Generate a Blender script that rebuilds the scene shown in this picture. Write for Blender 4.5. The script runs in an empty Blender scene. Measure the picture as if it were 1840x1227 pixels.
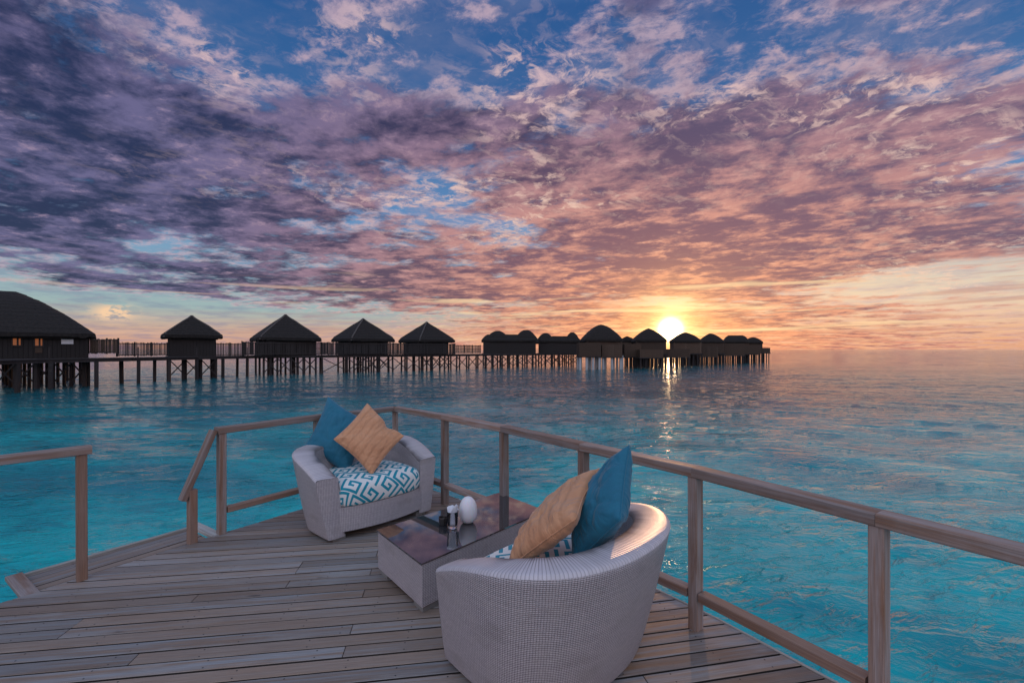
import bpy, bmesh, math, random
from mathutils import Vector, Matrix, noise as mn
random.seed(7)
R = math.radians
sc = bpy.context.scene
col = sc.collection
F = 818.0            # focal length in pixels of the 1840 px wide photograph
H = 1.65             # eye height above the deck (z = 0)
WZ = -1.8            # water level
SUN_AZ, SUN_EL = R(19.2), R(2.35)

# ---------------------------------------------------------------- camera
cam = bpy.data.cameras.new('camera'); co = bpy.data.objects.new('camera', cam); col.objects.link(co)
co.location = (0, 0, H); co.rotation_euler = (R(90), 0, 0)
cam.sensor_width = 36; cam.lens = 36*F/1840; cam.shift_y = 14.5/1840
cam.clip_start = .05; cam.clip_end = 40000
sc.camera = co
sc.view_settings.view_transform = 'Standard'; sc.view_settings.look = 'None'
sc.view_settings.exposure = 0.30; sc.view_settings.gamma = 1.0
sc.view_settings.use_curve_mapping = False
sc.render.engine = 'CYCLES'
sc.cycles.use_denoising = True
try: sc.cycles.denoising_prefilter = 'ACCURATE'
except Exception: pass
sc.cycles.max_bounces = 8; sc.cycles.sample_clamp_indirect = 4; sc.cycles.sample_clamp_direct = 30
sc.cycles.caustics_reflective = False; sc.cycles.caustics_refractive = False

def S(r, g, b):
    f = lambda c: (c/255/12.92 if c/255 <= .04045 else ((c/255+.055)/1.055)**2.4)
    return (f(r), f(g), f(b), 1)

# ---------------------------------------------------------------- node helpers
class G:
    def __init__(s, nt): s.nt = nt; s.L = nt.links
    def n(s, t): return s.nt.nodes.new(t)
    def put(s, sock, v):
        if hasattr(v, 'is_linked') or isinstance(v, bpy.types.NodeSocket): s.L.new(v, sock)
        else: sock.default_value = v
    def m(s, op, a, b=None, c=None, clamp=False):
        x = s.n('ShaderNodeMath'); x.operation = op; x.use_clamp = clamp
        s.put(x.inputs[0], a)
        if b is not None: s.put(x.inputs[1], b)
        if c is not None: s.put(x.inputs[2], c)
        return x.outputs[0]
    def add(s, a, b): return s.m('ADD', a, b)
    def sub(s, a, b): return s.m('SUBTRACT', a, b)
    def mul(s, a, b): return s.m('MULTIPLY', a, b)
    def div(s, a, b): return s.m('DIVIDE', a, b)
    def v(s, op, a, b=None, out=0):
        x = s.n('ShaderNodeVectorMath'); x.operation = op
        s.put(x.inputs[0], a)
        if b is not None:
            s.put(x.inputs['Scale' if op == 'SCALE' else 1], b)
        return x.outputs[out] if op not in ('DOT_PRODUCT', 'LENGTH') else x.outputs['Value']
    def sep(s, a):
        x = s.n('ShaderNodeSeparateXYZ'); s.put(x.inputs[0], a); return x.outputs
    def comb(s, a, b, c=0.0):
        x = s.n('ShaderNodeCombineXYZ')
        for i, q in enumerate((a, b, c)): s.put(x.inputs[i], q)
        return x.outputs[0]
    def step(s, a, lo, hi, t0=0.0, t1=1.0):
        x = s.n('ShaderNodeMapRange'); x.interpolation_type = 'SMOOTHSTEP'
        s.put(x.inputs[0], a); s.put(x.inputs[1], lo); s.put(x.inputs[2], hi)
        s.put(x.inputs[3], t0); s.put(x.inputs[4], t1); return x.outputs[0]
    def noise(s, vec, scale, detail=2, rough=.5, dist=0.0, lac=2.0):
        x = s.n('ShaderNodeTexNoise'); s.put(x.inputs['Vector'], vec)
        x.inputs['Scale'].default_value = scale; x.inputs['Detail'].default_value = detail
        x.inputs['Roughness'].default_value = rough; x.inputs['Distortion'].default_value = dist
        x.inputs['Lacunarity'].default_value = lac
        return x.outputs[0]
    def mix(s, f, a, b):
        x = s.n('ShaderNodeMix'); x.data_type = 'RGBA'; x.clamp_factor = True
        s.put(x.inputs['Factor'], f)
        s.put(x.inputs[6], a); s.put(x.inputs[7], b); return x.outputs[2]
    def ramp(s, f, stops, interp='LINEAR'):
        x = s.n('ShaderNodeValToRGB'); s.put(x.inputs[0], f); cr = x.color_ramp; cr.interpolation = interp
        while len(cr.elements) < len(stops): cr.elements.new(.5)
        for e, (p, c) in zip(cr.elements, stops): e.position = p; e.color = c
        return x.outputs[0]
    def bump(s, h, strength=1.0, dist=1.0):
        x = s.n('ShaderNodeBump'); s.put(x.inputs['Height'], h)
        x.inputs['Strength'].default_value = strength; x.inputs['Distance'].default_value = dist
        return x.outputs[0]

# ---------------------------------------------------------------- sky
def make_world():
    w = bpy.data.worlds.new('World'); sc.world = w; w.use_nodes = True
    nt = w.node_tree; nt.nodes.clear(); g = G(nt)
    tc = g.n('ShaderNodeTexCoord').outputs['Generated']
    d = g.v('NORMALIZE', tc); X, Y, Z = g.sep(d)
    z = g.m('MAXIMUM', Z, 0.0)
    az = g.m('ARCTAN2', X, Y)
    def ae(px, py):
        a = math.atan((px-920)/F); return a, math.sin(math.atan((628-py)/F*math.cos(a)))
    def blob(px, py, rx, ry):          # soft patch of sky centred on one direction
        a, e = ae(px, py); rx, ry = rx/F*math.cos(a)**2, ry/F
        q = g.add(g.m('POWER', g.mul(g.sub(az, a), 1/rx), 2.0), g.m('POWER', g.mul(g.sub(z, e), 1/ry), 2.0))
        return g.m('EXPONENT', g.mul(q, -1.0))
    sd = Vector((math.sin(SUN_AZ)*math.cos(SUN_EL), math.cos(SUN_AZ)*math.cos(SUN_EL), math.sin(SUN_EL)))
    cosS = g.v('DOT_PRODUCT', d, tuple(sd))
    ang = g.m('ARCCOSINE', g.m('MINIMUM', cosS, .999999))
    # plane of the cloud deck
    k = g.div(1.0, g.add(z, .075))
    c, s_ = math.cos(R(15)), math.sin(R(15))
    px_ = g.mul(g.sub(g.mul(X, c), g.mul(Y, s_)), k); py_ = g.mul(g.add(g.mul(X, s_), g.mul(Y, c)), k)
    P = g.comb(px_, g.mul(py_, 1.12), 0.0)
    veil = g.noise(P, 2.2, 8, .6)
    warp = g.noise(P, 1.4, 5, .6)
    Pw = g.v('ADD', P, g.v('SCALE', g.comb(warp, g.sub(1.0, warp), 0.0), .22))
    # clear sky
    clear = g.ramp(z, [(0, S(214, 158, 138)), (.035, S(208, 172, 152)), (.075, S(158, 182, 182)), (.15, S(128, 166, 192)),
                       (.27, S(92, 140, 190)), (.42, S(56, 104, 160)), (.60, S(36, 86, 146)), (.78, S(135, 172, 215)), (1, S(178, 205, 236))])
    warm = g.step(ang, R(38), R(4)); low = g.step(z, .22, .0)
    clear = g.mix(g.mul(g.mul(warm, low), .95), clear, S(246, 168, 112))
    rightw = g.mul(g.step(az, R(0), R(40)), g.step(z, .26, .06))
    clear = g.mix(g.mul(rightw, .75), clear, S(250, 224, 192))
    rb = g.mul(g.step(az, R(12), R(36)), g.step(z, .10, .0))
    clear = g.mix(g.mul(rb, .9), clear, S(232, 166, 124))
    # sun proximity for cloud colours
    azd = g.m('ABSOLUTE', g.sub(az, SUN_AZ))
    prox = g.mul(g.step(azd, R(60), R(6)), g.step(z, .60, .07))
    n1 = g.noise(Pw, 2.0, 11, .62, 0)
    n2 = g.noise(g.v('ADD', Pw, (7.3, 2.1, 0)), 3.6, 9, .62, 0)
    n3 = g.noise(g.v('ADD', Pw, (1.7, 9.4, 0)), 9.5, 8, .68, 0)
    n4 = g.noise(g.v('ADD', Pw, (4.7, 3.4, 0)), .9, 3, .55)
    nn = g.add(g.mul(n1, .62), g.mul(n2, .38))
    # coverage: denser in the middle band, open at the top and low left
    bias = g.add(g.step(z, .05, .15, -.10, .075), g.mul(g.mul(g.step(azd, R(40), R(16)), g.step(z, .13, .06)), .16))
    bias = g.add(bias, g.step(z, .38, .56, 0, -.105))
    for (x, y, rx, ry, a) in [(250, 380, 480, 110, .10), (120, 300, 200, 18, -.14), (60, 470, 260, 10, -.1), (330, 440, 130, 22, -.14), (1250, 440, 380, 110, .16), (1100, 300, 300, 90, .06),
                              (860, 400, 210, 60, -.11), (560, 470, 170, 22, -.10), (200, 560, 460, 42, -.20), (90, 505, 120, 14, .12), (330, 520, 120, 12, .14), (560, 545, 200, 14, .10),
                              (1650, 500, 240, 36, -.22), (900, 500, 150, 14, -.12), (1170, 543, 90, 9, -.2), (1700, 440, 200, 26, .1), (1700, 330, 200, 60, -.09), (1560, 130, 160, 60, -.08), (500, 60, 240, 60, -.10), (1500, 470, 160, 20, .1), (930, 90, 150, 90, -.06), (560, 120, 260, 90, -.05),
                              (1000, 560, 300, 22, -.05), (1500, 420, 300, 50, .10), (760, 510, 260, 38, .15),
                              (1200, 480, 250, 60, .06), (20, 130, 200, 120, .06), (820, 215, 160, 40, .10), (1100, 60, 120, 60, .07), (1330, 240, 200, 90, .08),
                              (1690, 230, 120, 60, .04), (1780, 60, 120, 60, -.06), (380, 230, 240, 60, .05), (1120, 575, 200, 14, .05)]:
        bias = g.add(bias, g.mul(blob(x, y, rx, ry), a))
    cv = g.add(g.add(g.sub(nn, .012), bias), g.mul(g.sub(n4, .5), .30))
    cv = g.add(cv, g.mul(g.sub(n3, .5), .16))
    cover = g.step(cv, .455, .60)
    thick = g.step(g.add(cv, g.mul(g.sub(n3, .5), .45)), .50, .78)
    dark = g.mix(prox, S(34, 44, 82), S(122, 80, 102))
    dark = g.mix(g.step(g.mul(az, 1.0), R(-10), R(40)), dark, g.mix(prox, S(74, 78, 116), S(128, 86, 104)))
    lit = g.mix(prox, S(108, 102, 142), S(240, 162, 130))
    shade = g.add(g.mul(g.sub(n3, .5), 1.6), g.add(g.mul(g.sub(n2, .5), 3.0), .52))
    shade = g.step(g.add(g.sub(shade, g.mul(thick, .22)), g.mul(g.sub(n4, .5), 1.3)), .12, .88)
    cc = g.mix(shade, dark, lit)
    clear = g.mix(g.mul(g.step(veil, .42, .66), .45), clear, g.mix(prox, S(112, 122, 160), S(188, 160, 176)))
    sky = g.mix(g.mul(cover, .97), clear, cc)
    # fleecy bright ripples in the gaps
    rp = g.noise(g.v('ADD', g.comb(px_, g.mul(py_, .85), 0), g.v('SCALE', g.comb(warp, warp, 0), .5)), 13.0, 9, .66, 0)
    rm = g.step(g.noise(g.v('ADD', P, (31.0, 17.0, 0)), 1.3, 3, .5), .44, .60)
    rmask = .0
    for (x, y, rx, ry, a) in [(940, 80, 110, 90, 1.6), (640, 70, 90, 45, 1.1), (390, 120, 70, 30, 1.0), (180, 50, 110, 35, .5),
                              (860, 370, 260, 70, .9), (1500, 250, 330, 110, 1.1), (1700, 330, 220, 110, 1.1),
                              (1400, 60, 420, 70, .8), (1150, 330, 300, 60, .7), (620, 200, 200, 30, .6), (1700, 520, 260, 60, .6),
                              (450, 330, 300, 60, .25)]:
        rmask = g.add(rmask, g.mul(blob(x, y, rx, ry), a))
    rmask = g.add(rmask, g.step(z, .6, .75, .0, .35))
    rr = g.mul(g.mul(g.step(rp, .47, .64), g.m('MINIMUM', g.mul(rmask, g.add(.12, g.mul(rm, 1.1))), 1.0)), g.sub(1.0, g.mul(thick, .75)))
    rcol = g.mix(prox, S(222, 190, 192), S(255, 214, 180))
    sky = g.mix(g.mul(rr, .9), sky, rcol)
    sky = g.mix(g.mul(g.mul(g.step(n3, .52, .72), g.step(n2, .45, .6)), .5), sky, g.mix(prox, S(190, 160, 178), S(255, 196, 160)))
    # bright rim light of the thin cloud edges
    edge = g.mul(g.mul(g.step(cv, .42, .50), g.step(cv, .58, .50)), g.step(n3, .40, .62))
    sky = g.mix(g.mul(edge, .65), sky, g.mix(prox, S(205, 178, 192), S(255, 200, 160)))
    # long lit streaks close to the horizon
    st = g.noise(g.comb(g.mul(az, 3.0), g.mul(z, 60.0), 3.3), 1.0, 6, .6, .8)
    stm = g.mul(g.step(z, .20, .10), g.step(z, .0, .03))
    stm = g.mul(stm, g.step(azd, R(70), R(10), .35, 1.0))
    sky = g.mix(g.mul(g.mul(g.step(st, .54, .68), stm), .7), sky, g.mix(prox, S(240, 196, 168), S(255, 226, 176)))
    sky = g.mix(g.mul(g.mul(g.step(st, .46, .34), stm), .55), sky, g.mix(prox, S(150, 122, 138), S(214, 140, 112)))
    # cumulus bank low over the horizon on the left
    cb = g.noise(g.comb(g.mul(az, 9.0), g.mul(z, 14.0), 1.0), 1.6, 6, .6, .3)
    hgt = g.add(g.mul(g.noise(g.comb(g.mul(az, 5.0), 0.0, 5.0), 1.7, 5, .55), .09), -.030)
    cm = g.mul(g.step(g.sub(g.add(hgt, g.mul(g.sub(cb, .5), .05)), z), -.003, .004), g.step(az, R(-12), R(-22)))
    sky = g.mix(g.mul(cm, .8), sky, g.mix(g.step(g.add(g.mul(cb, .8), g.mul(z, 6.0)), .42, .75), S(138, 118, 142), S(240, 184, 150)))
    cb2 = g.step(g.noise(g.comb(g.mul(az, 14.0), g.mul(z, 40.0), 2.0), 1.5, 6, .6), .47, .53)
    sky = g.mix(g.mul(cb2, g.m('MINIMUM', g.mul(blob(205, 562, 34, 10), 1.5), 1.0)), sky, S(248, 208, 170))
    # glow round the sun, then its disc
    a2 = g.mul(ang, 180/math.pi)
    def gl(w_, e_=2.0): return g.m('EXPONENT', g.mul(g.m('POWER', g.mul(a2, 1/w_), e_), -1.0))
    sky = g.v('ADD', sky, g.v('SCALE', S(255, 150, 70)[:3], g.mul(gl(8.0, 1.2), .20)))
    sky = g.v('ADD', sky, g.v('SCALE', S(255, 205, 110)[:3], g.mul(gl(2.7, 1.3), 1.6)))
    sky = g.v('ADD', sky, g.v('SCALE', S(255, 236, 190)[:3], g.mul(gl(.88, 2.0), 14.0)))
    sky = g.v('ADD', sky, g.v('SCALE', S(255, 214, 150)[:3], g.mul(gl(.55, 2.0), 110.0)))
    # the sky opposite the sunset: clearer and paler
    sky = g.v('SCALE', sky, .77)
    back = g.mul(g.step(Y, .25, -.55), .9)
    sky = g.mix(back, sky, g.ramp(z, [(0, S(215, 200, 210)), (.15, S(240, 215, 222)), (.4, S(205, 215, 240)), (1, S(178, 205, 236))]))
    nis = g.n('ShaderNodeTexSky'); nis.sky_type = 'NISHITA'; nis.sun_disc = False
    nis.sun_elevation = SUN_EL; nis.sun_rotation = SUN_AZ
    bg1 = g.n('ShaderNodeBackground'); g.put(bg1.inputs[0], sky); bg1.inputs[1].default_value = SKY_STRENGTH
    bg2 = g.n('ShaderNodeBackground'); g.put(bg2.inputs[0], nis.outputs[0]); bg2.inputs[1].default_value = .008
    ad = g.n('ShaderNodeAddShader'); g.L.new(bg1.outputs[0], ad.inputs[0]); g.L.new(bg2.outputs[0], ad.inputs[1])
    o = g.n('ShaderNodeOutputWorld'); g.L.new(ad.outputs[0], o.inputs[0])
    w.cycles.sampling_method = 'MANUAL'; w.cycles.sample_map_resolution = 1024
SKY_STRENGTH = 1.0
make_world()
sl = bpy.data.lights.new('sun', 'SUN'); so = bpy.data.objects.new('sun', sl); col.objects.link(so)
sl.energy = .8; sl.color = (1, .52, .26); sl.angle = R(.6)
so.rotation_euler = (R(90)-SUN_EL, 0, -SUN_AZ+math.pi); so.location = (0, 0, 30)
so.rotation_euler = Vector((-math.sin(SUN_AZ)*math.cos(SUN_EL), -math.cos(SUN_AZ)*math.cos(SUN_EL), -math.sin(SUN_EL))).to_track_quat('-Z', 'Y').to_euler()

# ---------------------------------------------------------------- materials
def mat(name, fn):
    m_ = bpy.data.materials.new(name); m_.use_nodes = True; nt = m_.node_tree; nt.nodes.clear(); g = G(nt)
    b = g.n('ShaderNodeBsdfPrincipled'); o = g.n('ShaderNodeOutputMaterial'); g.L.new(b.outputs[0], o.inputs[0])
    fn(g, b); return m_
def plain(name, c, rough=.6, **k):
    def fn(g, b):
        b.inputs['Base Color'].default_value = (*c[:3], 1); b.inputs['Roughness'].default_value = rough
        for q, v_ in k.items(): b.inputs[q.replace('_', ' ')].default_value = v_
    return mat(name, fn)

def wood_fn(grey, brown, pale, rough=.55, dots=False, kx=1.0):
    def fn(g, b):
        tc = g.n('ShaderNodeTexCoord').outputs['Object']; rnd = g.n('ShaderNodeObjectInfo').outputs['Random']
        x, y, z = g.sep(tc)
        off = g.mul(rnd, 91.0)
        pl = g.comb(g.add(g.mul(x, 1.0*kx), off), g.mul(y, 30.0), g.mul(z, 30.0))
        gr = g.noise(pl, 1.0, 6, .62, .6)
        pf = g.comb(g.add(g.mul(x, 4.0), off), g.mul(y, 260.0), g.mul(z, 200.0))
        fib = g.noise(pf, 1.0, 3, .6, .2)
        bl = g.noise(g.comb(g.add(g.mul(x, 2.2), off), g.mul(y, 6.0), off), 1.0, 5, .6)
        c = g.mix(g.step(gr, .34, .66), brown, grey)
        c = g.mix(g.mul(g.step(bl, .50, .75), .6), c, pale)
        tint = g.m('FRACT', g.mul(rnd, 7.31))
        c = g.mix(g.mul(g.step(g.add(g.mul(bl, .5), g.mul(tint, .5)), .40, .72), .75), c, brown)
        c = g.v('SCALE', c, g.add(.72, g.mul(rnd, .5)))
        c = g.v('SCALE', c, g.step(fib, .25, .75, .72, 1.18))
        kn = g.noise(g.comb(g.add(g.mul(x, 3.0), off), g.mul(y, 14.0), 9.0), 1.0, 2, .5)
        c = g.mix(g.mul(g.step(kn, .70, .80), .75), c, (.03, .02, .016, 1))
        if dots:
            fx = g.sub(g.m('FRACT', g.mul(x, 1/.55)), .5); fy = g.sub(g.m('ABSOLUTE', y), .028)
            dd = g.m('SQRT', g.add(g.m('POWER', g.mul(fx, .55), 2.0), g.m('POWER', fy, 2.0)))
            c = g.mix(g.step(dd, .0052, .0035), c, (.025, .02, .018, 1))
        g.put(b.inputs['Base Color'], c)
        g.put(b.inputs['Roughness'], g.step(gr, .3, .7, rough-.08, rough+.12))
        h = g.add(g.mul(gr, .5), g.mul(fib, .5))
        g.put(b.inputs['Normal'], g.bump(h, .5, .0022))
    return fn
M = {}
M['deck'] = mat('weathered deck wood', wood_fn((.31, .30, .305, 1), (.285, .19, .135, 1), (.41, .385, .37, 1), .5, True))
M['gapshade'] = mat('plank side with painted gap shade', wood_fn((.045, .034, .03, 1), (.03, .02, .016, 1), (.06, .05, .045, 1), .8))  # plank sides coloured dark to paint in the shade of the board gaps
M['rail'] = mat('weathered rail wood', wood_fn((.34, .28, .265, 1), (.25, .135, .085, 1), (.42, .37, .36, 1), .6, kx=1.6))
M['palewood'] = mat('pale trim wood', wood_fn((.50, .49, .47, 1), (.36, .32, .28, 1), (.6, .58, .56, 1), .6))
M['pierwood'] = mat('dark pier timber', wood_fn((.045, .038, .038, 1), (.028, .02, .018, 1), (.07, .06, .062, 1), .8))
M['bamboo'] = mat('grey bamboo screen', wood_fn((.12, .105, .10, 1), (.08, .06, .05, 1), (.16, .14, .13, 1), .8))
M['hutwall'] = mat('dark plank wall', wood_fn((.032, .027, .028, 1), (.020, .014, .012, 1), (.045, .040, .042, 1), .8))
M['brownwall'] = mat('brown plank wall', wood_fn((.10, .06, .04, 1), (.06, .035, .022, 1), (.13, .085, .06, 1), .8))
M['whitepile'] = plain('pale concrete pile', (.45, .46, .47), .8)
def thatch(g, b):
    tc = g.n('ShaderNodeTexCoord').outputs['Object']; x, y, z = g.sep(tc)
    a = g.noise(g.comb(g.mul(x, 5.0), g.mul(y, 5.0), g.mul(z, 1.4)), 1.0, 6, .7)
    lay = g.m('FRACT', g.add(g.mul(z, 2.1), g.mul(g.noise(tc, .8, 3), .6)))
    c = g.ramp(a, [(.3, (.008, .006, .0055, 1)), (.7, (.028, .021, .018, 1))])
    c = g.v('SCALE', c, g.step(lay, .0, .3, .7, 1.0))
    g.put(b.inputs['Base Color'], c); b.inputs['Roughness'].default_value = .95
    g.put(b.inputs['Normal'], g.bump(g.add(a, g.mul(lay, .6)), .8, .12))
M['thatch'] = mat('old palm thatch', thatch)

def wicker(g, b):
    uv = g.n('ShaderNodeTexCoord').outputs['UV']; u, v, _ = g.sep(uv)
    pu, pv = .0135, .0095
    wob = g.noise(g.comb(g.mul(u, 9), g.mul(v, 9), 2.0), 1.0, 3, .6)
    fu = g.mul(g.add(u, g.mul(wob, .006)), 1/pu); fv = g.mul(g.add(v, g.mul(g.noise(g.comb(g.mul(u, 7), g.mul(v, 11), 6.0), 1.0, 3, .6), .0045)), 1/pv)
    wn = g.n('ShaderNodeTexWhiteNoise'); wn.noise_dimensions = '2D'; g.put(wn.inputs['Vector'], g.comb(g.m('FLOOR', fu), g.m('FLOOR', fv)))
    wr = g.n('ShaderNodeTexWhiteNoise'); wr.noise_dimensions = '1D'; g.put(wr.inputs['W'], g.m('FLOOR', fv))
    par = g.m('MODULO', g.m('ABSOLUTE', g.m('FLOOR', fv)), 2.0)
    wv = g.m('SINE', g.mul(g.add(fu, par), math.pi))              # over / under, flips each row
    row = g.m('ABSOLUTE', g.m('SINE', g.mul(fv, math.pi)))
    rib = g.m('ABSOLUTE', g.m('SINE', g.mul(fu, math.pi*.5)))
    over = g.m('ABSOLUTE', g.m('SINE', g.mul(g.add(fu, g.mul(par, .5)), math.pi*.5)))
    h = g.mul(g.m('POWER', row, .6), g.add(.35, g.mul(g.m('POWER', g.m('ABSOLUTE', wv), .7), .65)))
    n_ = g.noise(g.comb(g.mul(u, 8), g.mul(v, 8), 0), 1.0, 4, .6)
    c = g.mix(g.step(h, .15, .75), (.10, .085, .09, 1), (.56, .50, .52, 1))
    c = g.mix(g.mul(g.step(n_, .4, .7), .25), c, (.50, .44, .42, 1))
    c = g.v('SCALE', c, g.add(.90, g.add(g.mul(wn.outputs['Value'], .13), g.mul(wr.outputs['Value'], .09))))
    st_ = g.noise(g.comb(g.mul(u, 3), g.mul(v, 6), 12.0), 1.0, 4, .6)
    c = g.mix(g.mul(g.step(st_, .52, .72), .30), c, (.22, .18, .16, 1))
    g.put(b.inputs['Base Color'], c); b.inputs['Roughness'].default_value = .42
    g.put(b.inputs['Normal'], g.bump(h, .9, .0035))
M['wicker'] = mat('woven grey resin wicker', wicker)

def key_fn(g, b):
    uv = g.n('ShaderNodeTexCoord').outputs['UV']; u, v, _ = g.sep(uv)
    U = .0215
    r2 = math.sqrt(.5)/U
    p = g.mul(g.sub(u, v), r2); q = g.mul(g.add(u, v), r2)
    PP, Q = 9.0, 7.0
    rowi = g.m('FLOOR', g.mul(q, 1/Q))
    odd = g.m('MODULO', g.m('ABSOLUTE', rowi), 2.0)
    qq = g.mul(g.m('FRACT', g.mul(q, 1/Q)), Q)
    pp = g.mul(g.m('FRACT', g.mul(g.add(p, g.mul(odd, 4.5)), 1/PP)), PP)
    pp = g.add(g.mul(pp, g.sub(1.0, g.mul(odd, 2.0))), g.mul(odd, PP))
    qf = g.add(g.mul(qq, g.sub(1.0, g.mul(odd, 2.0))), g.mul(odd, Q))
    tot = None
    for (x0, x1, y0, y1) in [(0, 7.6, .2, 1.3), (6.5, 7.6, .2, 5.6), (2.6, 7.6, 4.5, 5.6), (2.6, 3.7, 2.6, 5.6), (2.6, 5.0, 2.6, 3.6), (0, 1.1, .2, 7.0)]:
        a = g.m('LESS_THAN', g.m('ABSOLUTE', g.sub(pp, (x0+x1)/2)), (x1-x0)/2)
        c = g.m('LESS_THAN', g.m('ABSOLUTE', g.sub(qf, (y0+y1)/2)), (y1-y0)/2)
        r_ = g.mul(a, c); tot = r_ if tot is None else g.m('MAXIMUM', tot, r_)
    wv = g.noise(g.comb(g.mul(u, 700), g.mul(v, 700), 0), 1.0, 2, .5)
    c = g.mix(tot, (.74, .73, .70, 1), (.002, .26, .36, 1))
    c = g.v('SCALE', c, g.add(.85, g.mul(wv, .3)))
    g.put(b.inputs['Base Color'], c); b.inputs['Roughness'].default_value = .85
    g.put(b.inputs['Normal'], g.bump(wv, .3, .001))
M['key'] = mat('greek key cushion fabric', key_fn)
def cloth(base, alt, stripes):
    def fn(g, b):
        uv = g.n('ShaderNodeTexCoord').outputs['UV']; u, v, _ = g.sep(uv)
        a = g.noise(g.comb(g.mul(u, 5), g.mul(v, 5), 0), 1.0, 5, .6)
        th = g.noise(g.comb(g.mul(u, 420), g.mul(v, 90), 0), 1.0, 2, .5)
        c = g.mix(g.step(a, .35, .7), base, alt)
        h = g.mul(th, .25)
        if stripes:
            s = g.m('SINE', g.mul(g.add(u, g.mul(a, .04)), 2*math.pi*13))
            c = g.mix(g.step(s, .35, 1.0, 0, .35), c, (base[0]*.55, base[1]*.5, base[2]*.45, 1))
            h = g.add(h, g.mul(s, .5))
        c = g.v('SCALE', c, g.add(.85, g.mul(th, .3)))
        g.put(b.inputs['Base Color'], c); b.inputs['Roughness'].default_value = .78 if stripes else .7
        b.inputs['Sheen Weight'].default_value = .2
        wk = g.noise(g.comb(g.mul(u, 7), g.mul(v, 4), 3.0), 1.0, 3, .5, 1.2)
        wk = g.m('ABSOLUTE', g.sub(wk, .5))
        b2 = g.n('ShaderNodeBump'); g.put(b2.inputs['Height'], wk); b2.inputs['Strength'].default_value = 1.0 if stripes else .7; b2.inputs['Distance'].default_value = .05
        b1 = g.n('ShaderNodeBump'); g.put(b1.inputs['Height'], h); b1.inputs['Strength'].default_value = .5; b1.inputs['Distance'].default_value = .004
        g.L.new(b2.outputs[0], b1.inputs['Normal']); g.put(b.inputs['Normal'], b1.outputs[0])
    return fn
M['teal'] = mat('teal cotton', cloth((.002, .14, .225, 1), (.002, .12, .20, 1), False))
M['tan'] = mat('tan ribbed linen', cloth((.64, .31, .16, 1), (.55, .25, .125, 1), True))
M['glass_dark'] = plain('smoked table glass', (.035, .035, .04), .03, IOR=2.9)
M['white'] = plain('white frosted plastic', (.82, .78, .80), .35, Subsurface_Weight=.2)
M['paper'] = plain('white paper napkin', (.78, .78, .84), .8)
M['black'] = plain('dark brown glazed ceramic', (.03, .022, .02), .2)
M['plinth'] = plain('grey plinth', (.22, .21, .20), .6)
def glass(g, b):
    b.inputs['Base Color'].default_value = (.95, .97, 1, 1); b.inputs['Roughness'].default_value = .01
    b.inputs['Transmission Weight'].default_value = 1; b.inputs['IOR'].default_value = 1.45
M['glass'] = mat('clear glass', glass)
def thin(g, b):
    o = [n for n in g.nt.nodes if n.type == 'OUTPUT_MATERIAL'][0]
    fr = g.n('ShaderNodeFresnel'); fr.inputs['IOR'].default_value = 1.45
    tr = g.n('ShaderNodeBsdfTransparent'); tr.inputs[0].default_value = (.93, .94, .96, 1)
    gl = g.n('ShaderNodeBsdfGlossy'); gl.inputs['Roughness'].default_value = .02
    mx = g.n('ShaderNodeMixShader'); g.L.new(g.add(fr.outputs[0], .03), mx.inputs[0]); g.L.new(tr.outputs[0], mx.inputs[1]); g.L.new(gl.outputs[0], mx.inputs[2])
    g.L.new(mx.outputs[0], o.inputs[0])
M['thinglass'] = mat('thin clear tumbler wall', thin)
def lit(g, b):
    b.inputs['Base Color'].default_value = (.2, .1, .05, 1)
    b.inputs['Emission Color'].default_value = (1, .25, .05, 1); b.inputs['Emission Strength'].default_value = .13
M['litwin'] = mat('lamplit window', lit)
M['blind'] = plain('pale roller blind', (.75, .72, .72), .8)

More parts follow.
